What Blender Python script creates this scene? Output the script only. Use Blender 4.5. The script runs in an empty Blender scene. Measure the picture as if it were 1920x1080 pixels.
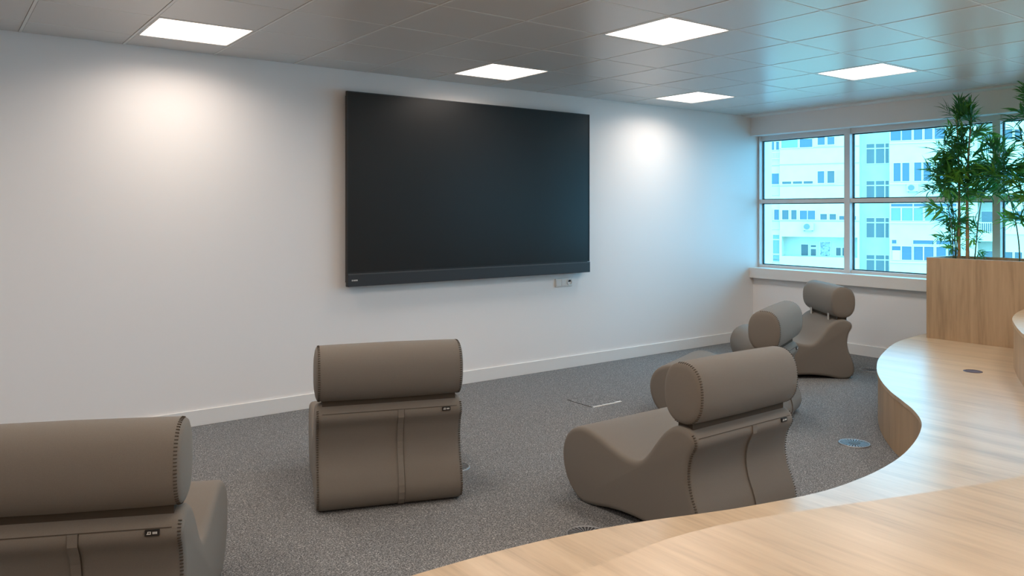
import bpy, bmesh, math, random
from mathutils import Vector, Matrix
random.seed(7)
R = math.radians
scn = bpy.context.scene
col = scn.collection

# ------------------------------------------------------------------ camera, world, exposure
CAM_H = 1.526
cd = bpy.data.cameras.new('camera'); cam = bpy.data.objects.new('camera', cd); col.objects.link(cam)
cam.location = (0, 0, CAM_H); cam.rotation_euler = (R(90), 0, R(-36.65))
cd.sensor_width = 36; cd.sensor_fit = 'HORIZONTAL'; cd.lens = 1472/1920*36; cd.shift_y = -144/1920
cd.clip_start = .05; cd.clip_end = 400
scn.camera = cam
SKY = (0.50, 0.69, 1.0); SKY_STRENGTH = 8.6
PANEL = (1.0, 0.865, 0.755); PANEL_STRENGTH = 3.0; LAMP_WATTS = 11.0
w = bpy.data.worlds.new('overcast_sky'); scn.world = w; w.use_nodes = True
w.node_tree.nodes['Background'].inputs[0].default_value = (*SKY, 1)
w.node_tree.nodes['Background'].inputs[1].default_value = SKY_STRENGTH
vs = scn.view_settings
vs.view_transform = 'Standard'; vs.look = 'None'; vs.exposure = 0.0; vs.gamma = 1.0; vs.use_curve_mapping = False

# ------------------------------------------------------------------ materials
def new_mat(name):
    m = bpy.data.materials.new(name); m.use_nodes = True
    nt = m.node_tree; return m, nt, nt.nodes['Principled BSDF']
def L(nt, a, b): nt.links.new(a, b)
def plain(name, c, rough=.5, metal=0., spec=.5, noise=0., nscale=30., bump=0., bscale=200., coat=0.):
    m, nt, b = new_mat(name)
    b.inputs['Base Color'].default_value = (*c, 1); b.inputs['Roughness'].default_value = rough
    b.inputs['Metallic'].default_value = metal; b.inputs['Specular IOR Level'].default_value = spec
    b.inputs['Coat Weight'].default_value = coat
    if noise or bump:
        tc = nt.nodes.new('ShaderNodeTexCoord')
    if noise:
        n = nt.nodes.new('ShaderNodeTexNoise'); n.inputs['Scale'].default_value = nscale; n.inputs['Detail'].default_value = 5
        r = nt.nodes.new('ShaderNodeValToRGB'); L(nt, tc.outputs['Object'], n.inputs['Vector']); L(nt, n.outputs['Fac'], r.inputs['Fac'])
        r.color_ramp.elements[0].position = .3; r.color_ramp.elements[1].position = .7
        r.color_ramp.elements[0].color = (*[max(0, v*(1-noise)) for v in c], 1); r.color_ramp.elements[1].color = (*[min(1, v*(1+noise)) for v in c], 1)
        L(nt, r.outputs['Color'], b.inputs['Base Color'])
    if bump:
        n2 = nt.nodes.new('ShaderNodeTexNoise'); n2.inputs['Scale'].default_value = bscale; n2.inputs['Detail'].default_value = 3
        bp = nt.nodes.new('ShaderNodeBump'); bp.inputs['Strength'].default_value = bump; bp.inputs['Distance'].default_value = .004
        L(nt, tc.outputs['Object'], n2.inputs['Vector']); L(nt, n2.outputs['Fac'], bp.inputs['Height']); L(nt, bp.outputs['Normal'], b.inputs['Normal'])
    return m
def wood(name, scale, dark, mid, light, rough):
    m, nt, b = new_mat(name)
    tc = nt.nodes.new('ShaderNodeTexCoord'); mp = nt.nodes.new('ShaderNodeMapping'); mp.inputs['Scale'].default_value = scale
    L(nt, tc.outputs['Object'], mp.inputs['Vector'])
    n1 = nt.nodes.new('ShaderNodeTexNoise'); n1.inputs['Scale'].default_value = 1.0; n1.inputs['Detail'].default_value = 6; n1.inputs['Roughness'].default_value = .62; n1.inputs['Distortion'].default_value = .6
    n2 = nt.nodes.new('ShaderNodeTexNoise'); n2.inputs['Scale'].default_value = 7.0; n2.inputs['Detail'].default_value = 4
    L(nt, mp.outputs['Vector'], n1.inputs['Vector']); L(nt, mp.outputs['Vector'], n2.inputs['Vector'])
    mx = nt.nodes.new('ShaderNodeMix'); mx.data_type = 'FLOAT'; mx.inputs[0].default_value = .3
    L(nt, n1.outputs['Fac'], mx.inputs[2]); L(nt, n2.outputs['Fac'], mx.inputs[3])
    r = nt.nodes.new('ShaderNodeValToRGB'); e = r.color_ramp.elements
    e[0].position = .33; e[0].color = (*dark, 1); e[1].position = .64; e[1].color = (*light, 1)
    k = r.color_ramp.elements.new(.47); k.color = (*mid, 1)
    L(nt, mx.outputs[0], r.inputs['Fac']); L(nt, r.outputs['Color'], b.inputs['Base Color'])
    b.inputs['Roughness'].default_value = rough; b.inputs['Specular IOR Level'].default_value = .7
    bp = nt.nodes.new('ShaderNodeBump'); bp.inputs['Strength'].default_value = .05; bp.inputs['Distance'].default_value = .002
    L(nt, n2.outputs['Fac'], bp.inputs['Height']); L(nt, bp.outputs['Normal'], b.inputs['Normal'])
    return m
M = {}
M['wall'] = plain('white_wall_paint', (.83, .81, .80), .6, spec=.3, bump=.05, bscale=150)
M['skirting'] = plain('white_skirting', (.78, .77, .755), .45)
M['sill'] = plain('white_sill', (.76, .73, .70), .5)
M['tile'] = plain('ceiling_tile_metal', (.60, .58, .56), .30, spec=.5)
M['bar'] = plain('ceiling_grid_white', (.72, .71, .69), .35)
M['plenum'] = plain('plenum', (.25, .25, .25), .9)
M['panel_frame'] = plain('panel_frame', (.62, .60, .58), .4)
M['alu'] = plain('aluminium_frame', (.72, .72, .72), .45)
M['gasket'] = plain('gasket', (.02, .04, .05), .6)
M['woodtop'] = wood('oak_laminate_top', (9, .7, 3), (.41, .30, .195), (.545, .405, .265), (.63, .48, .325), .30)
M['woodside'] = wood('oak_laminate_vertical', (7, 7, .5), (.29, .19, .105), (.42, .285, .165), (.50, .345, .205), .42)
M['black'] = plain('black_plastic', (.012, .012, .013), .4)
M['screen'] = plain('matte_screen', (.010, .009, .008), .36, spec=.36)
M['bartrim'] = plain('dark_bar', (.022, .022, .024), .5)
M['barline'] = plain('grey_trim_line', (.10, .10, .10), .35, metal=.5)
M['white_mark'] = plain('white_print', (.6, .6, .58), .6)
M['plastic_white'] = plain('white_plastic', (.70, .70, .69), .4)
M['hole'] = plain('dark_hole', (.03, .03, .035), .8)
M['fabric'] = plain('taupe_fabric', (.19, .169, .146), .92, spec=.15, noise=.07, nscale=500, bump=.25, bscale=900)
fb_ = M['fabric'].node_tree.nodes['Principled BSDF']; fb_.inputs['Sheen Weight'].default_value = .10; fb_.inputs['Sheen Roughness'].default_value = .45
M['thread_gapshade'] = plain('dark_thread_and_gap_shade', (.075, .062, .05), .9, spec=.1)  # sewing thread, also the shadow tone of the cushion gap filler
M['tag'] = plain('black_tag', (.012, .010, .009), .7)
M['strap'] = plain('light_strap', (.45, .43, .40), .8)
M['steel'] = plain('brushed_steel', (.30, .31, .32), .5, metal=.8)
M['alu_dark'] = plain('dark_vent_hub', (.08, .085, .09), .6, metal=.3)
M['grommet'] = plain('purple_grey_grommet', (.09, .06, .075), .5)
M['soil'] = plain('dark_soil', (.03, .022, .016), .95, noise=.5, nscale=60)
M['cane'] = plain('bamboo_cane', (.42, .26, .13), .5, noise=.25, nscale=18)
M['thin_cane'] = plain('green_cane', (.07, .11, .045), .5, noise=.2, nscale=18)
# carpet
m, nt, b = new_mat('grey_carpet')
tc = nt.nodes.new('ShaderNodeTexCoord')
n1 = nt.nodes.new('ShaderNodeTexNoise'); n1.inputs['Scale'].default_value = 150; n1.inputs['Detail'].default_value = 4; n1.inputs['Roughness'].default_value = .7
for n in (n1,): L(nt, tc.outputs['Object'], n.inputs['Vector'])
r = nt.nodes.new('ShaderNodeValToRGB'); r.color_ramp.elements[0].position = .38; r.color_ramp.elements[1].position = .66
r.color_ramp.elements[0].color = (.055, .057, .059, 1); r.color_ramp.elements[1].color = (.37, .375, .378, 1)
L(nt, n1.outputs['Fac'], r.inputs['Fac'])
n3 = nt.nodes.new('ShaderNodeTexVoronoi'); n3.inputs['Scale'].default_value = 170; L(nt, tc.outputs['Object'], n3.inputs['Vector'])
sp = nt.nodes.new('ShaderNodeSeparateColor'); L(nt, n3.outputs['Color'], sp.inputs[0])
fr_ = nt.nodes.new('ShaderNodeValToRGB'); fr_.color_ramp.interpolation = 'CONSTANT'
fr_.color_ramp.elements[0].color = (.66, .66, .67, 1); fr_.color_ramp.elements[1].position = .90; fr_.color_ramp.elements[1].color = (1.5, 1.47, 1.42, 1)
k = fr_.color_ramp.elements.new(.30); k.color = (.95, .95, .95, 1)
L(nt, sp.outputs[0], fr_.inputs['Fac'])
mx = nt.nodes.new('ShaderNodeMix'); mx.data_type = 'RGBA'; mx.blend_type = 'MULTIPLY'; mx.inputs[0].default_value = 1.0
L(nt, r.outputs['Color'], mx.inputs[6]); L(nt, fr_.outputs['Color'], mx.inputs[7]); L(nt, mx.outputs[2], b.inputs['Base Color'])
b.inputs['Roughness'].default_value = .95; b.inputs['Specular IOR Level'].default_value = .2
bp = nt.nodes.new('ShaderNodeBump'); bp.inputs['Strength'].default_value = .1; bp.inputs['Distance'].default_value = .002
L(nt, n1.outputs['Fac'], bp.inputs['Height']); L(nt, bp.outputs['Normal'], b.inputs['Normal'])
M['carpet'] = m
# leaves
m, nt, b = new_mat('bamboo_leaf')
oi = nt.nodes.new('ShaderNodeObjectInfo'); r = nt.nodes.new('ShaderNodeValToRGB')
r.color_ramp.elements[0].color = (.028, .15, .04, 1); r.color_ramp.elements[1].color = (.22, .50, .06, 1)
k = r.color_ramp.elements.new(.65); k.color = (.06, .26, .05, 1)
L(nt, oi.outputs['Random'], r.inputs['Fac']); L(nt, r.outputs['Color'], b.inputs['Base Color'])
b.inputs['Roughness'].default_value = .42
tr = nt.nodes.new('ShaderNodeBsdfTranslucent'); ms = nt.nodes.new('ShaderNodeMixShader'); ms.inputs[0].default_value = .35
L(nt, r.outputs['Color'], tr.inputs['Color']); L(nt, b.outputs[0], ms.inputs[1]); L(nt, tr.outputs[0], ms.inputs[2])
L(nt, ms.outputs[0], nt.nodes['Material Output'].inputs['Surface'])
M['leaf'] = m
# tinted glass
m, nt, b = new_mat('tinted_window_glass'); nt.nodes.remove(b)
t = nt.nodes.new('ShaderNodeBsdfTransparent'); t.inputs[0].default_value = (.60, .965, 1.0, 1)
g = nt.nodes.new('ShaderNodeBsdfGlossy'); g.inputs['Roughness'].default_value = .02
fr = nt.nodes.new('ShaderNodeFresnel'); fr.inputs['IOR'].default_value = 1.3
ms = nt.nodes.new('ShaderNodeMixShader'); L(nt, fr.outputs[0], ms.inputs[0]); L(nt, t.outputs[0], ms.inputs[1]); L(nt, g.outputs[0], ms.inputs[2])
L(nt, ms.outputs[0], nt.nodes['Material Output'].inputs['Surface'])
M['glass'] = m
m, nt, b = new_mat('led_diffuser')
b.inputs['Base Color'].default_value = (.9, .9, .9, 1); b.inputs['Emission Color'].default_value = (*PANEL, 1); b.inputs['Emission Strength'].default_value = PANEL_STRENGTH
M['led'] = m
# outside
M['stucco'] = plain('white_stucco', (.60, .575, .45), .85, spec=.2, noise=.04, nscale=1.5)
M['stucco2'] = plain('pale_stucco', (.52, .51, .42), .85, spec=.2, noise=.05, nscale=1.5)
M['outpane'] = plain('dark_house_glass', (.075, .095, .10), .3, spec=.3)
M['outpane2'] = plain('blue_house_glass', (.075, .11, .14), .3, spec=.3)
M['outpane3'] = plain('pale_house_glass', (.17, .21, .23), .3, spec=.3)
M['outpane4'] = plain('grey_house_glass', (.13, .16, .165), .4, spec=.3)
M['outframe'] = plain('white_house_frame', (.66, .64, .52), .6)
M['course_band'] = plain('concrete_band', (.36, .37, .33), .85)  # even darker tone of the facade string courses
M['acwhite'] = plain('ac_white', (.50, .50, .44), .5)
M['acgrille'] = plain('ac_grille', (.14, .15, .15), .6)
M['red'] = plain('red_cloth', (.55, .10, .10), .8)
M['pattern'] = plain('grey_patterned_panel', (.30, .32, .32), .8, noise=.6, nscale=8)
M['street'] = plain('street_ground', (.40, .40, .39), .9)

# ------------------------------------------------------------------ helpers
def mk(name, verts, faces, mat, parent=None, smooth=False):
    me = bpy.data.meshes.new(name); me.from_pydata([tuple(v) for v in verts], [], faces); me.update()
    bm = bmesh.new(); bm.from_mesh(me); bmesh.ops.recalc_face_normals(bm, faces=bm.faces); bm.to_mesh(me); bm.free()
    if smooth:
        for p in me.polygons: p.use_smooth = True
    me.materials.append(M[mat] if isinstance(mat, str) else mat)
    return link(name, me, parent)
def link(name, me, parent=None):
    o = bpy.data.objects.new(name, me); col.objects.link(o); o.parent = parent
    return o
def empty(name, loc=(0, 0, 0), rz=0., parent=None):
    o = bpy.data.objects.new(name, None); col.objects.link(o); o.location = loc; o.rotation_euler = (0, 0, rz); o.parent = parent
    o.empty_display_size = .1
    return o
def tag(o, label, cat, group=None, kind=None):
    o['label'] = label; o['category'] = cat
    if group: o['group'] = group
    if kind: o['kind'] = kind
    return o
def struct(o, label=None):
    o['kind'] = 'structure'
    if label: o['label'] = label
    return o
class MB:
    def __init__(s, off=(0, 0, 0)): s.v = []; s.f = []; s.o = off
    def box(s, x0, x1, y0, y1, z0, z1):
        n = len(s.v); ox, oy, oz = s.o
        s.v += [(x-ox, y-oy, z-oz) for z in (z0, z1) for x, y in ((x0, y0), (x1, y0), (x1, y1), (x0, y1))]
        s.f += [tuple(n+i for i in q) for q in ((3, 2, 1, 0), (4, 5, 6, 7), (0, 1, 5, 4), (1, 2, 6, 5), (2, 3, 7, 6), (3, 0, 4, 7))]
        return s
    def tube(s, pts, rad, n=8):
        b0 = len(s.v); ox, oy, oz = s.o
        pts = [Vector(p) for p in pts]
        if not hasattr(rad, '__len__'): rad = [rad]*len(pts)
        for i, p in enumerate(pts):
            d = (pts[min(i+1, len(pts)-1)]-pts[max(i-1, 0)]).normalized()
            a = d.orthogonal().normalized() if abs(d.z) < .9 else Vector((1, 0, 0)); a = (a-d*a.dot(d)).normalized(); c = d.cross(a)
            for k in range(n):
                q = p+(a*math.cos(2*math.pi*k/n)+c*math.sin(2*math.pi*k/n))*rad[i]; s.v.append((q.x-ox, q.y-oy, q.z-oz))
        for i in range(len(pts)-1):
            for k in range(n):
                s.f.append((b0+i*n+k, b0+i*n+(k+1) % n, b0+(i+1)*n+(k+1) % n, b0+(i+1)*n+k))
        s.f.append(tuple(b0+k for k in range(n))[::-1]); s.f.append(tuple(b0+(len(pts)-1)*n+k for k in range(n)))
        return s
    def ring(s, rings, cap=True):      # rings: list of equal-length vertex loops
        b0 = len(s.v); n = len(rings[0]); ox, oy, oz = s.o
        for rg in rings: s.v += [(p[0]-ox, p[1]-oy, p[2]-oz) for p in rg]
        for i in range(len(rings)-1):
            for k in range(n): s.f.append((b0+i*n+k, b0+i*n+(k+1) % n, b0+(i+1)*n+(k+1) % n, b0+(i+1)*n+k))
        if cap:
            s.f.append(tuple(b0+k for k in range(n))[::-1]); s.f.append(tuple(b0+(len(rings)-1)*n+k for k in range(n)))
        return s
    def build(s, name, mat, parent=None, smooth=False, bevel=0.): 
        o = mk(name, s.v, s.f, mat, parent, smooth)
        if bevel:
            bm = bmesh.new(); bm.from_mesh(o.data)
            bmesh.ops.bevel(bm, geom=list(bm.edges), offset=bevel, segments=2, affect='EDGES', profile=.5); bm.to_mesh(o.data); bm.free()
        return o
def catmull(pts, n, closed=False):
    out = []; N = len(pts); P = [Vector(p) for p in pts]
    rng = range(N if closed else N-1)
    for i in rng:
        if closed: a, b, c, d = P[i-1], P[i], P[(i+1) % N], P[(i+2) % N]
        else: a, b, c, d = P[max(i-1, 0)], P[i], P[i+1], P[min(i+2, N-1)]
        for k in range(n):
            t = k/n
            out.append(.5*((2*b)+(c-a)*t+(2*a-5*b+4*c-d)*t*t+(3*b-a-3*c+d)*t**3))
    if not closed: out.append(P[-1])
    return out

# ------------------------------------------------------------------ room shell
YA = 5.82           # screen wall
XL, YF = -3.3, -3.6  # left wall, wall behind the seating
HC = 2.654
XS, XW, XG = 7.88, 7.93, 8.10   # soffit face, wall under the sill, glazing
struct(MB().box(XL, 8.3, YF, YA+.15, -.12, 0).build('floor', 'carpet'), 'speckled dark grey carpet floor')
struct(MB().box(XL-.15, 8.3, YA, YA+.15, 0, 2.8).build('wall_back', 'wall'), 'plain white wall behind the large screen')
struct(MB().box(XL-.15, XL, YF, YA, 0, 2.8).build('wall_left', 'wall'), 'plain white side wall')
struct(MB().box(XL-.15, 8.3, YF-.15, YF, 0, 2.8).build('wall_front', 'wall'), 'plain white wall behind the stepped seating')
struct(MB().box(XW, 8.3, YF, YA, 0, .80).build('wall_right', 'wall'), 'low white wall under the window')
struct(MB().box(XS, 8.3, YF, YA, 2.425, 2.8).build('trim_1', 'wall'), 'white boxed bulkhead above the window')
struct(MB().box(XS-.025, 8.06, YF, YA, .735, .855).build('trim_2', 'sill', bevel=.003), 'pale window sill board running under the window')
struct(MB().box(XL, XW, YA-.014, YA, 0, .112).build('baseboard_back', 'skirting', bevel=.002), 'white baseboard under the large screen')
struct(MB().box(XW-.014, XW, 3.5, YA-.014, 0, .112).build('baseboard_right', 'skirting', bevel=.002), 'white baseboard below the window sill')
struct(MB().box(XL, XL+.014, YF, YA-.014, 0, .112).build('baseboard_left', 'skirting', bevel=.002), 'white baseboard along the side wall')
struct(MB().box(XS-.17, XS, YF, YA, HC-.016, HC+.06).build('trim_3', 'skirting', bevel=.002), 'white ceiling edge strip beside the bulkhead')

# ceiling : backing slab, grid bars and separate metal tiles
ceil = struct(MB().box(XL, 8.3, YF, YA, 2.72, 2.8).build('ceiling', 'plenum'), 'suspended ceiling of square grey metal tiles')
G = .595; X0, Y0 = .465, 2.50
ci = range(-7, 13); cj = range(-11, 6)
LX = (-1.32, 1.06, 3.44, 5.82); LY = (-2.26, -.475, 1.31, 3.095, 4.88)
lights = {(round((x-X0)/G), round((y-Y0)/G)) for x in LX for y in LY}
xe = XS-.17
for i in ci:
    x = X0+i*G
    if XL < x < xe-.02: MB().box(x-.0078, x+.0078, YF, YA, HC-.0015, HC+.03).build('grid_bar', 'bar', ceil)
for j in cj:
    y = Y0+j*G
    if YF < y < YA: MB().box(XL, xe, y-.0056, y+.0056, HC-.001, HC+.028).build('grid_bar', 'bar', ceil)
tcache = {}
def tile(x0, x1, y0, y1):
    sx, sy = round(x1-x0, 4), round(y1-y0, 4)
    if (sx, sy) not in tcache:
        a, c = sx/2, sy/2; e = .004
        v = [(-a, -c, .03), (a, -c, .03), (a, c, .03), (-a, c, .03), (-a, -c, .006), (a, -c, .006), (a, c, .006), (-a, c, .006), (-a+e, -c+e, 0), (a-e, -c+e, 0), (a-e, c-e, 0), (-a+e, c-e, 0)]
        f = [(0, 1, 2, 3), (0, 1, 5, 4), (1, 2, 6, 5), (2, 3, 7, 6), (3, 0, 4, 7), (4, 5, 9, 8), (5, 6, 10, 9), (6, 7, 11, 10), (7, 4, 8, 11), (8, 9, 10, 11)]
        o = mk('ceiling_tile', v, f, 'tile', ceil); tcache[(sx, sy)] = o.data
    else: o = link('ceiling_tile', tcache[(sx, sy)], ceil)
    o.location = ((x0+x1)/2, (y0+y1)/2, HC)
    o.rotation_euler = (R(random.uniform(-.12, .12)), R(random.uniform(-.12, .12)), 0)
for i in range(-7, 13):
    for j in range(-11, 6):
        if (i, j) in lights: continue
        x0 = max(X0+i*G+.008, XL); x1 = min(X0+(i+1)*G-.008, xe); y0 = max(Y0+j*G+.006, YF); y1 = min(Y0+(j+1)*G-.006, YA-.002)
        if x1-x0 > .05 and y1-y0 > .05: tile(x0, x1, y0, y1)

# LED panels
lbl = {(1, 4): 'lit square LED ceiling panel by the plain wall, away from the screen',
       (5, 4): 'lit square LED ceiling panel right above the large screen',
       (9, 4): 'lit square LED ceiling panel between the screen and the window corner',
       (5, 1): 'lit square LED ceiling panel over the carpet, one row in from the screen',
       (9, 1): 'lit square LED ceiling panel by the window, one row in from the wall'}
pf = pd = ld = None
for (i, j) in sorted(lights):
    x, y = X0+(i+.5)*G, Y0+(j+.5)*G
    t = empty('ceiling_light', (x, y, HC))
    if pf is None:
        a = G/2-.010; c = a-.016
        mb = MB().box(-a, a, -a, -c, -.001, .03).box(-a, a, c, a, -.001, .03).box(-a, -c, -c, c, -.001, .03).box(c, a, -c, c, -.001, .03)
        o1 = mb.build('frame', 'panel_frame', t); o2 = MB().box(-c, c, -c, c, .006, .02).build('diffuser', 'led', t); pf, pd = o1.data, o2.data
    else:
        link('frame', pf, t); link('diffuser', pd, t)
    if ld is None:
        ld = bpy.data.lights.new('panel_light', 'AREA'); ld.shape = 'SQUARE'; ld.size = G-.06; ld.energy = LAMP_WATTS; ld.color = PANEL; ld.spread = R(155)
    lo = bpy.data.objects.new('panel_light', ld); col.objects.link(lo); lo.parent = t; lo.location = (0, 0, .004)
    l = lbl.get((i, j), 'lit square LED ceiling panel %s from the window over %s' % ({9: 'first', 5: 'second', 1: 'third', -3: 'fourth'}[i], {4: 'the screen wall edge', 1: 'the lounge chairs', -2: 'the upper step edge', -5: 'the middle of the steps', -8: 'the back of the steps'}[j]))
    tag(t, l, 'ceiling light', 'LED ceiling panels')

# window bays
bays = [(4.68, 5.81), (3.19, 4.68), (1.70, 3.19), (.21, 1.70), (-1.28, .21), (-2.77, -1.28)]
ZB, ZT, ZM = .855, 2.425, 1.642
for n, (ya, yb) in enumerate(bays):
    wn = empty('window_%d' % (n+1), (XG, (ya+yb)/2, ZB)); struct(wn, 'aluminium framed window bay with tinted panes')
    off = wn.location
    fw = .034
    y0, y1 = ya+fw, yb-(.012 if n == 0 else fw)
    mb = MB(off).box(XG-.075, XG+.03, ya, y0, ZB, ZT).box(XG-.075, XG+.03, y1, yb, ZB, ZT)
    mb.box(XG-.055, XG+.03, y0, y1, ZB, ZB+.03).box(XG-.055, XG+.03, y0, y1, ZT-.055, ZT)
    mb.build('window_frame', 'alu', wn)
    MB(off).box(XG-.065, XG+.03, y0, y1, ZM-.022, ZM+.022).build('transom', 'alu', wn)
    for z0, z1 in ((ZB+.03, ZM-.022), (ZM+.022, ZT-.055)):
        e = .010
        MB(off).box(XG-.012, XG+.012, y0, y0+e, z0, z1).box(XG-.012, XG+.012, y1-e, y1, z0, z1).box(XG-.012, XG+.012, y0+e, y1-e, z0, z0+e).box(XG-.012, XG+.012, y0+e, y1-e, z1-e, z1).build('gasket', 'gasket', wn)
        MB(off).box(XG-.004, XG+.004, y0+e, y1-e, z0+e, z1-e).build('pane', 'glass', wn)
struct(MB().box(XG-.1, XG+.2, YF, -2.77, .855, 2.425).build('trim_4', 'wall'), 'white wall pier at the end of the window')

# ------------------------------------------------------------------ stepped wooden seating
T1 = [(7.92, 3.63), (7.34, 3.60), (6.81, 3.52), (6.12, 3.28), (5.67, 3.07), (5.30, 2.85), (4.99, 2.62), (4.78, 2.43), (4.60, 2.27), (4.40, 2.13), (4.20, 2.035), (3.96, 1.95), (3.70, 1.88), (3.45, 1.84), (3.20, 1.825), (2.92, 1.84), (2.58, 1.915), (2.38, 1.975), (2.14, 2.055), (1.86, 2.125), (1.60, 2.165), (1.32, 2.185), (.9, 2.19), (.3, 2.15), (-.6, 2.05), (-1.8, 1.98), (-3.29, 1.95)]
T2 = [(7.32, 2.68), (7.03, 2.63), (6.79, 2.57), (6.50, 2.475), (6.18, 2.335), (5.93, 2.215), (5.72, 2.10), (5.28, 1.80), (4.8, 1.42), (4.2, 1.13), (3.6, .995), (3.1, .955), (2.69, .99), (2.41, 1.06), (2.22, 1.12), (2.02, 1.185), (1.82, 1.25), (1.65, 1.295), (1.47, 1.32), (1.33, 1.32), (1.1, 1.31), (.6, 1.26), (-.2, 1.18), (-1.5, 1.1), (-3.29, 1.05)]
def offset(c, d):
    out = []
    for i, p in enumerate(c):
        t = (c[min(i+1, len(c)-1)]-c[max(i-1, 0)]).normalized(); nrm = Vector((-t.y, t.x))   # curve runs +X -> -X : inside is -Y
        if nrm.y > 0: nrm = -nrm
        out.append(p+nrm*d)
    return out
def tier(name, curve, z0, z1, xr, yb, label):
    c = catmull([Vector((x, y)) for x, y in curve], 5)
    root = empty(name, (c[len(c)//2].x, c[len(c)//2].y, z0)); tag(root, label, 'seating step')
    off = root.location
    th = .026
    top = [Vector((p.x, p.y)) for p in c]+[Vector((XL+.01, yb)), Vector((xr, yb))]
    nb = len(top)
    v = [(p.x-off.x, p.y-off.y, z-off.z) for z in (z1-th, z1) for p in top]
    f = [tuple(range(nb))[::-1], tuple(nb+k for k in range(nb))]+[(k, (k+1) % nb, nb+(k+1) % nb, nb+k) for k in range(nb)]
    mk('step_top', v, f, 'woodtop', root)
    inn = offset(c, .008); inn2 = offset(c, .026)
    # riser in bent panels about 0.9 m long
    s = 0; st = 0
    for i in range(1, len(c)):
        s += (inn[i]-inn[i-1]).length
        if s > .9 or i == len(c)-1:
            a = inn[st:i+1]; bb = inn2[st:i+1]; k = len(a)
            if s > .02:
                e0 = (a[1]-a[0]).normalized()*.0015; e1 = (a[-1]-a[-2]).normalized()*.0015
                a = [a[0]+e0]+a[1:-1]+[a[-1]-e1]; bb = [bb[0]+e0]+bb[1:-1]+[bb[-1]-e1]
                loop = a+bb[::-1]; n = len(loop)
                v = [(p.x-off.x, p.y-off.y, z-off.z) for z in (z0, z1-th-.003) for p in loop]
                f = [tuple(range(n))[::-1], tuple(n+q for q in range(n))]+[(q, (q+1) % n, n+(q+1) % n, n+q) for q in range(n)]
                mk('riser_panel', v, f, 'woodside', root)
            st = i; s = 0
    # hidden carcass behind the panels
    cc = offset(c, .028); lp = cc+[Vector((XL+.02, yb+.01)), Vector((xr-.01, yb+.01))]; n = len(lp)
    v = [(p.x-off.x, p.y-off.y, z-off.z) for z in (z0, z1-th) for p in lp]
    f = [tuple(range(n))[::-1], tuple(n+q for q in range(n))]+[(q, (q+1) % n, n+(q+1) % n, n+q) for q in range(n)]
    mk('carcass', v, f, 'hole', root)
    return root
tier('seating_step', T1, 0, .37, XW-.01, YF+.02, 'lower curved oak step of the stepped seating, rising from the carpet')
tier('seating_step', T2, .37, .72, 7.32, YF+.02, 'upper curved oak step of the stepped seating, standing on the lower one')

# planter
px0, px1, py0, py1, pz0, pz1 = 7.33, 7.84, -1.0, 3.50, .37, 1.105
pl = empty('planter_box', (7.585, 3.5, pz0)); off = pl.location; tag(pl, 'long oak planter box by the window holding bamboo plants', 'planter')
th = .022
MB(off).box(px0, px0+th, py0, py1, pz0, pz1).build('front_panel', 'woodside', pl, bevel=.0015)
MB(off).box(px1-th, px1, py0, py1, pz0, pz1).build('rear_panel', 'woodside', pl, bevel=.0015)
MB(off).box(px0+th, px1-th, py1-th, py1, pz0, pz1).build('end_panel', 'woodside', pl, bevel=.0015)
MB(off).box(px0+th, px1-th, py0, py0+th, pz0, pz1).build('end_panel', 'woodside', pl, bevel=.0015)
MB(off).box(px0+th, px1-th, py0+th, py1-th, pz0, pz1-.07).build('soil', 'soil', pl)

# ------------------------------------------------------------------ wall screen
sx0, sx1, sy, sz0, sz1 = 2.652, 5.222, 5.74, .928, 2.476
tv = empty('wall_screen', ((sx0+sx1)/2, sy, sz0)); off = tv.location; tag(tv, 'huge black flat screen mounted on the white wall', 'screen')
zb = sz0+.105
MB(off).box(sx0+.02, sx1-.02, sy+.012, YA, sz0+.03, sz1-.03).build('rear_housing', 'black', tv)
MB(off).box(sx0, sx1, sy, sy+.03, zb, zb+.008).box(sx0, sx1, sy, sy+.03, sz1-.007, sz1).box(sx0, sx0+.007, sy, sy+.03, zb+.008, sz1-.007).box(sx1-.007, sx1, sy, sy+.03, zb+.008, sz1-.007).build('bezel', 'black', tv)
MB(off).box(sx0+.007, sx1-.007, sy+.003, sy+.02, zb+.008, sz1-.007).build('display', 'screen', tv)
sb = MB(off).box(sx0, sx1, sy-.008, sy+.03, sz0, zb-.004).build('speaker_bar', 'bartrim', tv, bevel=.003)
MB(off).box(sx0+.004, sx1-.004, sy-.010, sy, zb-.012, zb-.002).build('trim_strip', 'barline', sb)
lg = MB(off)
lx = sx0+.035; lz = sz0+.044
lg.box(lx, lx+.008, sy-.0092, sy-.007, lz, lz+.011)
for k in range(6): lg.box(lx+.013+k*.0065, lx+.018+k*.0065, sy-.0092, sy-.007, lz, lz+.0105)
lg.build('maker_mark', 'white_mark', sb)

# socket strip below the screen
so = empty('wall_socket', (4.945, YA, .83)); off = so.location; tag(so, 'white socket plate on the wall just below the screen', 'socket')
pb = MB(off).box(4.845, 5.055, YA-.012, YA, .795, .875).build('back_plate', 'plastic_white', so, bevel=.003)
for k in range(2): MB(off).box(4.853+k*.065, 4.912+k*.065, YA-.016, YA-.011, .803, .867).build('socket_cover', 'plastic_white', so, bevel=.002)
mb = MB(off); rg = []
for yy, rr in ((YA-.012, .031), (YA-.020, .031), (YA-.020, .024), (YA-.0125, .023)):
    rg.append([(5.018+rr*math.cos(2*math.pi*k/20), yy, .836+rr*math.sin(2*math.pi*k/20)) for k in range(20)])
mb.ring(rg).build('round_socket', 'plastic_white', so, smooth=False)
MB(off).box(5.000, 5.034, YA-.0145, YA-.0125, .838, .856).build('socket_well', 'hole', so)

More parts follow.
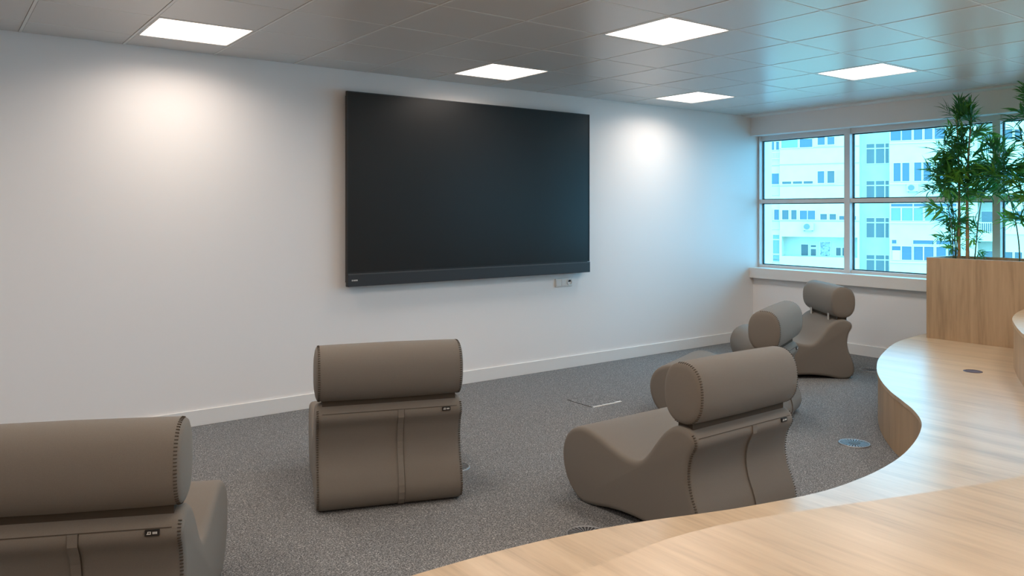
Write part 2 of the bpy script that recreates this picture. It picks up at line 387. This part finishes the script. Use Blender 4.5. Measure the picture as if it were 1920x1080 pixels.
# ------------------------------------------------------------------ lounge chairs
CW = .752
prof = [(.05, 0), (.005, .028), (-.012, .09), (.005, .17), (.034, .25), (.046, .33), (.034, .41), (.008, .468), (.020, .512), (.07, .540), (.13, .532), (.185, .490), (.235, .425), (.275, .368), (.315, .328), (.36, .312), (.42, .318), (.50, .342), (.59, .374), (.67, .392), (.735, .384), (.795, .345), (.830, .28), (.838, .20), (.815, .11), (.765, .04), (.70, .0), (.62, .003), (.50, .026), (.36, .034), (.22, .022), (.12, .0)]
PC = catmull([Vector((p[0]*1.108, p[1])) for p in prof], 4, True)
PN = []
for i in range(len(PC)):
    t = (PC[(i+1) % len(PC)]-PC[i-1]).normalized(); PN.append(Vector((-t.y, t.x)))
area = sum(PC[i-1].x*PC[i].y-PC[i].x*PC[i-1].y for i in range(len(PC)))
if area > 0: PN = [-n for n in PN]           # outward normals
if (PN[PC.index(min(PC, key=lambda p: p.x))]).x > 0: PN = [-n for n in PN]
def body_mesh():
    hw = CW/2
    secs = [(-hw-.004, .028), (-hw-.003, .022), (-hw, .014), (-hw+.005, .007), (-hw+.014, .002), (-hw+.03, 0)]
    secs += [(x, 0) for x in (-.18, 0, .18)]
    secs += [(-x, i) for x, i in secs[:6]][::-1]
    rings = [[(x, p.x-n.x*i, max(p.y-n.y*i, .0 if i > 0 else 0)) for p, n in zip(PC, PN)] for x, i in secs]
    return MB().ring(rings)
def cush_pts(ins, n=40):
    a, c = .112-ins, .141-ins; out = []
    for k in range(n):
        t = 2*math.pi*k/n; ct, s_ = math.cos(t), math.sin(t); e = 2/2.35
        out.append((.0906+a*math.copysign(abs(ct)**e, ct), .694+c*math.copysign(abs(s_)**e, s_)))
    return out
def cushion_mesh():
    hl = CW/2-.004
    secs = [(-hl-.014, .09), (-hl-.012, .06), (-hl-.006, .025), (-hl, .008), (-hl+.008, .002), (-hl+.02, 0), (-.25, -.002), (0, -.004)]
    secs += [(-x, i) for x, i in secs[:7]][::-1]
    return MB().ring([[(x, p, z) for p, z in cush_pts(i)] for x, i in secs])
def stitch(loop, nrm, x, sgn, mb, step=.012, wid=.003, ln=.011, off=.0012, closed=True):
    acc = 0
    for i in range(len(loop) if closed else len(loop)-1):
        a, b_ = Vector(loop[i]), Vector(loop[(i+1) % len(loop)]); d = (b_-a); n = Vector(nrm[i])
        l = d.length; d = d/l if l else d
        while acc < l:
            q = a+d*acc; acc += step
            if q.y < .012: continue
            b0 = len(mb.v)
            for xx, lift in ((x, off), (x-sgn*ln, off+.002)):
                for u in (-wid/2, wid/2):
                    for h in (-.004, .0008):
                        r_ = q+d*u+n*(h+lift-.0035); mb.v.append((xx, r_.x, r_.y))
            mb.f += [tuple(b0+k for k in qd) for qd in ((0, 1, 3, 2), (4, 6, 7, 5), (0, 4, 5, 1), (2, 3, 7, 6), (1, 5, 7, 3), (0, 2, 6, 4))]
        acc -= l
def rear(z):
    best = None
    for i in range(4, 44):
        a, b_ = PC[i], PC[i+1]
        if a.y <= z <= b_.y: 
            t = (z-a.y)/(b_.y-a.y+1e-9); return a.x+(b_.x-a.x)*t, PN[i]
    return .02, Vector((-1, 0))
def strip(x0, x1, za, zb_, lift, n=14):
    mb = MB(); rings = []
    for k in range(n+1):
        z = za+(zb_-za)*k/n; p, nn = rear(z)
        i0, i1 = -.004, lift+.003
        A = (p+nn.x*i0, z+nn.y*i0); B = (p+nn.x*i1, z+nn.y*i1)
        rings.append([(x0, *A), (x0, *B), (x1, *B), (x1, *A)])
    return mb.ring(rings)
def make_chair():
    root = empty('lounge_chair')
    bo = body_mesh().build('seat_body', 'fabric', root, smooth=True)
    cu = cushion_mesh().build('head_cushion', 'fabric', root, smooth=True)
    mb = MB()
    i0 = 4; i1 = 34
    for sg in (-1, 1): stitch(PC[i0:i1], PN[i0:i1], sg*(CW/2-.002), sg, mb, closed=False)
    o = mb.build('seam_stitching', 'thread_gapshade', bo); o['kind'] = 'stuff'
    mb = MB(); cl = cush_pts(.0, 80); cn = []
    for i in range(len(cl)):
        t = (Vector(cl[(i+1) % len(cl)])-Vector(cl[i-1])).normalized(); n = Vector((t.y, -t.x)); cn.append(n)
    k0, k1 = 18, 66
    for sg in (-1, 1): stitch(cl[k0:k1], cn[k0:k1], sg*(CW/2-.008), sg, mb, off=.002, closed=False)
    o = mb.build('seam_stitching', 'thread_gapshade', cu); o['kind'] = 'stuff'
    strip(.036, .066, .012, .498, .005).build('back_placket', 'fabric', root, smooth=False)
    strip(.0655, .0685, .012, .498, .002).build('placket_seam', 'thread_gapshade', root)
    strip(-CW/2+.03, CW/2-.03, .4985, .5008, -.001, 2).build('top_seam', 'thread_gapshade', root)
    p, nn = rear(.488)
    tg = empty('label_tag', (.288, p, .488), 0, root)
    tg.rotation_euler = (math.atan2(nn.y, -nn.x)*-1, 0, 0)
    tm = MB().box(-.022, .022, -.0065, .001, -.0095, .0095).build('tag_cloth', 'tag', tg)
    mk_ = MB().box(-.016, -.003, -.0075, -.006, -.004, -.001).box(-.0135, -.0110, -.0075, -.006, -.001, .005).box(-.0055, -.003, -.0075, -.006, -.001, .005).box(-.0110, -.0055, -.0075, -.006, .003, .005)
    for k in range(3): mk_.box(.002+k*.0050, .0060+k*.0050, -.0075, -.006, -.003, .004)
    mk_.build('printed_mark', 'white_mark', tg)
    for x in (-.22, .22):
        MB().box(x-.018, x+.018, .166, .170, .505, .585).build('cushion_strap', 'strap', root)
    MB().box(-.345, .345, .05, .135, .50, .575).build('gap_shade_filler', 'thread_gapshade', root)  # added dark filler bridging the cushion gap, standing in for its shadow
    return root
def copy_tree(o, parent=None):
    c = o.copy(); col.objects.link(c); c.parent = parent
    for ch in list(o.children): copy_tree(ch, c)
    return c
CH = [((.318, 2.844), -25.6, 'taupe fabric lounge chair standing farthest from the window, fifth in the row'),
      ((1.914, 3.611), -20.0, 'taupe fabric lounge chair fourth from the window, back square on before the screen wall'),
      ((3.131, 2.32), .1, 'taupe fabric lounge chair close against the wooden step, third from the window'),
      ((5.016, 3.37), 21.8, 'taupe fabric lounge chair second from the window, between two other chairs'),
      ((6.982, 4.17), 52.1, 'taupe fabric lounge chair nearest the window wall, turned away from it')]
proto = make_chair()
for i, (p, a, l) in enumerate(CH):
    o = proto if i == 0 else copy_tree(proto)
    o.location = (p[0], p[1], .0); o.rotation_euler = (0, 0, R(a)); tag(o, l, 'lounge chair', 'taupe lounge chairs')

# ------------------------------------------------------------------ floor fittings
def floor_vent(x, y, label):
    t = empty('floor_vent', (x, y, 0)); tag(t, label, 'floor vent', 'round floor vents')
    def circ(rr, z, n=40): return [(rr*math.cos(2*math.pi*k/n), rr*math.sin(2*math.pi*k/n), z) for k in range(n)]
    MB().ring([circ(.088, 0), circ(.088, .006), circ(.095, .007), circ(.100, .003), circ(.100, 0)], cap=False).build('rim', 'steel', t, smooth=True)
    MB().ring([circ(.088, .0), circ(.088, .003)]).build('well', 'hole', t)
    mb = MB()
    for rr, n in ((.058, 26),):
        for k in range(n):
            a = 2*math.pi*k/n; c, s = math.cos(a), math.sin(a); b0 = len(mb.v)
            for z in (.003, .006):
                for r_, w_ in ((.034, .0016), (.086, .0040)):
                    for sg in (-1, 1): mb.v.append((r_*c-sg*w_*s, r_*s+sg*w_*c, z))
            mb.f += [tuple(b0+i for i in q) for q in ((0, 1, 3, 2), (4, 6, 7, 5), (0, 4, 5, 1), (2, 3, 7, 6), (0, 2, 6, 4), (1, 5, 7, 3))]
    mb.build('radial_fins', 'steel', t)
    MB().ring([circ(.036, .003), circ(.036, .007), circ(.030, .008)]).build('hub', 'alu_dark', t)
floor_vent(4.878, 2.792, 'round metal floor vent in the carpet beside the curved step')
floor_vent(7.26, 3.993, 'round metal floor vent near the window baseboard')
floor_vent(2.513, 3.963, 'round metal floor vent beside the chair facing the screen')
floor_vent(2.492, 2.759, 'round metal floor vent half hidden by the front of the lower step')
fb = empty('floor_outlet_box', (4.301, 4.519, 0), R(-1.0)); tag(fb, 'carpeted square outlet lid in the floor with a pale handle edge', 'floor box')
MB().box(-.16, .16, .300, .303, 0, .003).box(-.16, -.157, .02, .300, 0, .003).box(.157, .16, .02, .300, 0, .003).build('rim', 'hole', fb)
MB().box(-.156, .156, .012, .299, 0, .003).build('lid', 'carpet', fb)
MB().box(-.150, -.06, -.010, .006, 0, .005).box(-.052, .085, -.008, .008, 0, .005).box(.093, .155, -.004, .020, 0, .005).build('handle_edge', 'plastic_white', fb)
gm = empty('cable_grommet', (6.05, 2.56, .37)); tag(gm, 'dark round cable grommet set in the lower oak step', 'grommet')
def circ2(rr, z, n=28): return [(rr*math.cos(2*math.pi*k/n), rr*math.sin(2*math.pi*k/n), z) for k in range(n)]
MB().ring([circ2(.062, 0), circ2(.062, .002), circ2(.055, .004), circ2(.048, .004), circ2(.048, .002)], cap=False).build('rim', 'grommet', gm)
MB().ring([circ2(.048, 0), circ2(.048, .002)]).build('cap', 'grommet', gm)

# ------------------------------------------------------------------ bamboo plants
def leaf(mb, base, d, up, ln, wd):
    d = d.normalized(); s = d.cross(up).normalized() if d.cross(up).length > .05 else d.orthogonal().normalized(); u = s.cross(d).normalized()
    prev = None; b0 = len(mb.v)
    pts = [(0, .12, 0), (.25, .9, .03), (.55, .8, .02), (1, 0, -.10)]
    for t, wf, dr in pts[:-1]:
        c = base+d*ln*t+u*ln*dr
        for q in (c-s*wd*wf/2+u*wd*.22*wf, c, c+s*wd*wf/2+u*wd*.22*wf): mb.v.append(tuple(q))
    mb.v.append(tuple(base+d*ln+u*ln*pts[-1][2]))
    for i in range(2):
        for k in range(2): mb.f.append((b0+i*3+k, b0+i*3+k+1, b0+i*3+k+4, b0+i*3+k+3))
    mb.f += [(b0+6, b0+7, b0+9), (b0+7, b0+8, b0+9)]
sprigs = []
rs = random.Random(3)
for v in range(6):
    mb = MB(); Lg = .15
    mb.tube([(0, 0, 0), (Lg*.5, .006, .01), (Lg, 0, .0)], [.0022, .0018, .001], 4)
    for k in range(12):
        t = .25+.75*k/11; a = rs.uniform(0, 2*math.pi)
        sp = rs.uniform(.5, 1.2)*(1.15-.5*t)
        d = Vector((1, sp*math.cos(a)*1.1, sp*math.sin(a)-.1))
        leaf(mb, Vector((Lg*t, 0, .004)), d, Vector((0, 0, 1)), rs.uniform(.085, .14), rs.uniform(.014, .020))
    me = bpy.data.meshes.new('leaf_sprig'); me.from_pydata(mb.v, [], mb.f); me.update(); me.materials.append(M['leaf']); sprigs.append(me)
def bamboo(x, y, canes, nsp, label, seed):
    rr = random.Random(seed); z0 = pz1-.07
    root = empty('bamboo_plant', (x, y, z0)); tag(root, label, 'plant', 'bamboo plants in the planter')
    for (dx, dy, ex, ey, h, rad, thick, lo) in canes:
        mb = MB(); n = 14; pts = []
        for k in range(n+1):
            t = k/n; pts.append((dx+ex*t**1.6+.012*math.sin(5*t+dx*40), dy+ey*t**1.6+.012*math.sin(4*t+dy*30), h*t))
        radii = [rad*(1-.6*k/n)*(1.12 if k % 2 else 1) for k in range(n+1)]
        mb.tube(pts, radii, 7).build('cane', 'cane' if thick else 'thin_cane', root, smooth=True)
        cnt = int(nsp*h*(1.0 if rad > .01 else .8))
        for q in range(cnt):
            t = lo+(1-lo)*(1-rr.random()**1.25) if q > 4 else .97-.02*q
            i = min(int(t*n), n-1); u = t*n-i
            P = Vector(pts[i]).lerp(Vector(pts[i+1]), u)
            s = link('leaf_sprig', sprigs[rr.randrange(6)], root)
            az = rr.uniform(0, 2*math.pi); el = rr.uniform(-.25, .75) if t < .93 else rr.uniform(.5, 1.4)
            s.location = P; s.rotation_mode = 'XYZ'
            s.rotation_euler = (rr.uniform(-1, 1), -el, az)
            k_ = rr.uniform(.75, 1.25)*(1.15 if .3 < t < .85 else .85); s.scale = (k_, k_, k_)
    return root
bamboo(7.56, 3.27, [(-.01, .03, .02, .05, 1.36, .014, 1, .50), (.0, -.02, .0, -.04, 1.33, .016, 1, .42), (.03, .10, .02, .10, 1.10, .006, 0, .12), (-.03, .07, -.03, .16, .88, .005, 0, .2), (.02, -.06, .02, -.17, .92, .006, 0, .10), (-.02, .05, -.04, -.02, 1.0, .005, 0, .3)], 35,
       'tall bamboo plant with canes showing, at the end of the planter', 5)
bamboo(7.56, 2.70, [(.0, .0, .0, .04, 1.45, .015, 1, .3), (.01, -.07, .0, -.06, 1.35, .014, 1, .25), (.0, .13, .02, .16, 1.0, .006, 0, .55), (.02, .06, .0, .10, .85, .005, 0, .1), (-.02, -.03, -.02, -.15, 1.1, .006, 0, .2)], 35,
       'bamboo plant further along the planter, set beyond the window mullion', 11)

# ------------------------------------------------------------------ building across the street
bl = empty('apartment_building', (52.365, 37.686, -14), R(-63.86)); tag(bl, 'white apartment block with rows of small windows seen through the glass', 'building')
ZO = -14
def fbox(name, mat, x0, x1, d0, d1, z0, z1, parent=bl, bevel=0):   # d = metres proud of the facade plane
    return MB().box(x0, x1, -d1, -d0, z0-ZO, z1-ZO).build(name, mat, parent)
def owin(x0, x1, z0, z1, d, mat='outpane', parent=bl, f=.05):
    mb = MB()
    mb.box(x0-f, x1+f, -d-.06, -d+.02, z0-f-ZO, z0-ZO).box(x0-f, x1+f, -d-.06, -d+.02, z1-ZO, z1+f-ZO).box(x0-f, x0, -d-.06, -d+.02, z0-ZO, z1-ZO).box(x1, x1+f, -d-.06, -d+.02, z0-ZO, z1-ZO)
    wdw = mb.build('window', 'outframe', parent)
    MB().box(x0, x1, -d-.02, -d+.02, z0-ZO, z1-ZO).build('pane', mat, wdw)
    return wdw
# masses : A balcony column, B main wall with loggia, C recessed stair column, D right wing, E far wing
fbox('wall', 'stucco', -16, -.6, -4, .6, -14, 14)
fbox('wall', 'stucco', -.6, 1.50, -4, .35, -14, 14)
fbox('wall', 'stucco', 1.50, 7.08, -4, .7, -.41, 14); fbox('wall', 'stucco', 1.50, 7.08, -4, .7, -14, -1.91)
fbox('wall', 'stucco', 1.50, 1.64, -4, .7, -1.91, -.41); fbox('wall', 'stucco', 6.95, 7.08, -4, .7, -1.91, -.41)
fbox('loggia_rear', 'stucco2', 1.64, 6.95, -4, -.7, -1.91, -.41)
fbox('wall', 'stucco2', 7.08, 9.08, -4, -1.2, -14, 14)
fbox('wall', 'stucco', 9.08, 13.6, -4, .5, -14, 14)
fbox('wall', 'stucco', 13.6, 14.6, -4, .2, -14, 14)
fbox('wall', 'stucco2', 14.6, 16.0, -4, -1.0, -14, 14)
fbox('wall', 'stucco', 16.0, 32, -4, .5, -14, 14)
for z in (-6.2, -3.45, 5.08, 7.9, 3.45, .79, 6.32): fbox('string_course', 'course_band', 1.48, 7.1, .69, .73, z-.03, z+.03)
for z in (5.05, -2.2, .78, 3.47): fbox('string_course', 'course_band', -.6, 1.50, .34, .38, z-.03, z+.03)
for rect in [(.2, .56, 6.27, 6.9), (.76, 1.04, 6.26, 6.9), (1.18, 1.40, 6.26, 6.9), (.12, .68, 3.61, 4.44), (.84, 1.4, 3.61, 4.44), (-.1, .28, .86, 1.65), (.48, .88, .86, 1.65), (1.04, 1.4, .86, 1.65)]: owin(*rect, .35, 'outpane2')
for z in (6.05, 5.55): fbox('balcony_rail', 'outframe', -.1, 1.48, .55, .60, z, z+.05)
for k in range(14): fbox('baluster', 'outframe', -.05+k*.112, -.02+k*.112, .56, .59, 5.58, 6.05)
for z0, z1 in ((2.75, 3.35), (.12, .72)): fbox('balcony_panel', 'stucco2', -.1, 1.44, .34, .42, z0, z1)
for x0, x1 in ((-.1, .35), (.42, .88), (.95, 1.42)):
    for z0, z1 in ((-.62, -.3), (-1.75, -.70), (-2.35, -1.85)): owin(x0, x1, z0, z1, .36, 'outpane3', f=.035)
for rect, mt in [((1.62, 2.81, 6.35, 7.03), 'outpane3'), ((2.95, 3.85, 6.35, 6.98), 'outpane2'), ((4.22, 4.72, 6.49, 7.06), 'outpane2'), ((4.9, 5.39, 6.49, 7.06), 'outpane2'), ((1.68, 2.34, 3.60, 3.79), 'outpane'), ((2.46, 3.12, 3.60, 3.79), 'outpane'), ((3.23, 3.88, 3.60, 3.79), 'outpane'), ((4.22, 4.68, 3.63, 4.52), 'outpane2'), ((4.9, 5.39, 3.63, 4.52), 'outpane'), ((1.68, 2.15, .89, 1.61), 'outpane'), ((2.34, 2.73, .89, 1.61), 'outpane'), ((2.96, 3.48, .89, 1.57), 'outpane2'), ((3.52, 4.04, .89, 1.57), 'outpane2'), ((4.41, 4.87, .89, 1.32), 'outpane'), ((5.05, 5.5, .89, 1.32), 'outpane'), ((5.72, 6.17, .89, 1.17), 'outpane'), ((6.42, 6.86, .89, 1.17), 'outpane')]: owin(*rect, .7, mt)
fbox('wall_panel', 'stucco2', 5.57, 6.9, .68, .73, 3.62, 4.56)
for rect, mt in [((2.88, 3.39, -1.90, -1.04), 'outpane'), ((3.58, 3.96, -1.24, -1.08), 'outpane'), ((3.58, 3.96, -1.90, -1.38), 'outpane'), ((4.26, 4.98, -1.90, -.81), 'pattern'), ((5.39, 5.72, -1.84, -1.24), 'outpane'), ((5.83, 6.17, -1.84, -1.24), 'outpane')]: owin(*rect, -.7, mt)
for st in (-3, -2, -1, 0, 1, 2, 3):
    zz = 2.78*st
    for x0, x1 in ((7.47, 8.01), (8.11, 8.68), (8.76, 8.99)):
        owin(x0, x1, .71+zz, 1.01+zz, -1.2, 'outpane4', f=.04); owin(x0, x1, -.45+zz, .63+zz, -1.2, 'outpane4', f=.04)
for x0, x1 in ((9.15, 9.81), (9.88, 10.5), (10.64, 11.18), (11.32, 11.82), (11.95, 12.6)): owin(x0, x1, 6.62, 7.38, .5, 'outpane2')
for x0, x1 in ((9.34, 9.8), (9.91, 10.36), (10.67, 11.13), (11.25, 11.74), (12.09, 12.56), (12.66, 13.1)): owin(x0, x1, 3.68, 5.0, .5, 'outpane2')
for x0, x1 in ((9.18, 9.8), (9.88, 10.57), (10.64, 11.22), (11.35, 11.93), (11.99, 12.59), (12.66, 13.3)): owin(x0, x1, .84, 1.76, .5, 'outpane3', f=.04)
for x0, x1 in ((9.18, 10.57), (10.64, 11.93), (11.99, 13.3)): owin(x0, x1, 1.86, 2.06, .5, 'outpane2', f=.04)
for x0, x1 in ((9.23, 9.53), (10.6, 11.89), (12.06, 13.22)): owin(x0, x1, -.82, -.55, .5, 'outpane2', f=.04)
for x0, x1 in ((9.23, 9.8), (9.88, 10.5), (10.64, 11.22), (11.3, 11.89), (12.06, 12.66), (12.79, 13.38)): owin(x0, x1, -1.97, -1.0, .5, 'outpane2', f=.04)
fbox('blind', 'outframe', 9.25, 9.78, .50, .53, -1.97, -1.30)
for z in (.70, 3.50, 6.45, -2.15): fbox('sill_band', 'outframe', 9.08, 13.6, .5, .58, z-.05, z+.05)
for st in (-2, -1, 0, 1, 2, 3):
    zz = 2.78*st
    fbox('balcony_slab', 'stucco', 14.6, 16.0, -1.0, .45, -.55+zz, .02+zz)
    fbox('balcony_rail', 'outframe', 14.6, 16.0, .40, .45, .70+zz, .76+zz)
    for k in range(11): fbox('baluster', 'outframe', 14.66+k*.125, 14.69+k*.125, .41, .44, .02+zz, .70+zz)
    owin(14.9, 15.6, .1+zz, 1.5+zz, -1.0, 'outpane3')
    for x in (16.2, 16.75, 17.6, 18.2, 19.5, 20.1, 21.6, 22.2, 24, 24.6, 26.5, 27.1): owin(x, x+.42, .84+zz, 1.52+zz, .5, 'outpane')
    for x in (-14, -12.6, -10.8, -9.4, -7.6, -6.2, -4.4, -2.0): owin(x, x+.9, .85+zz, 1.6+zz, .6, 'outpane2')
fbox('red_banner', 'red', 16.26, 16.80, .52, .55, .05, .20); fbox('balcony_panel', 'outframe', 16.1, 17.6, .5, .6, -.05, .5)
def ac(x0, z0, w_, h_, d, label):
    t = empty('air_conditioner', (0, 0, 0)); t.matrix_world = Matrix.Translation((52.365, 37.686, -14)) @ Matrix.Rotation(R(-63.86), 4, 'Z') @ Matrix.Translation((x0, -d, z0-ZO)); tag(t, label, 'air conditioner', 'air conditioners on the facade')
    MB().box(0, w_, -.34, -.02, 0, h_).build('casing', 'acwhite', t, bevel=.02)
    n = 20; rr = h_*.38
    MB().ring([[(w_*.38+rr*math.cos(2*math.pi*k/n), y, h_*.5+rr*math.sin(2*math.pi*k/n)) for k in range(n)] for y in (-.34, -.365)]).build('fan_grille', 'acgrille', t)
    MB().box(.08, .13, -.36, .02, -.06, 0).build('bracket', 'acgrille', t); MB().box(w_-.13, w_-.08, -.36, .02, -.06, 0).build('bracket', 'acgrille', t)
ac(3.19, .08, .78, .58, .7, 'white air conditioner unit on the facade over a recessed balcony')
ac(10.19, 2.93, .76, .55, .5, 'white air conditioner unit on the facade under a row of tall windows')
struct(MB().box(8.6, 90, -60, 90, -14.2, -14).build('street', 'street'), 'grey street far below the window')
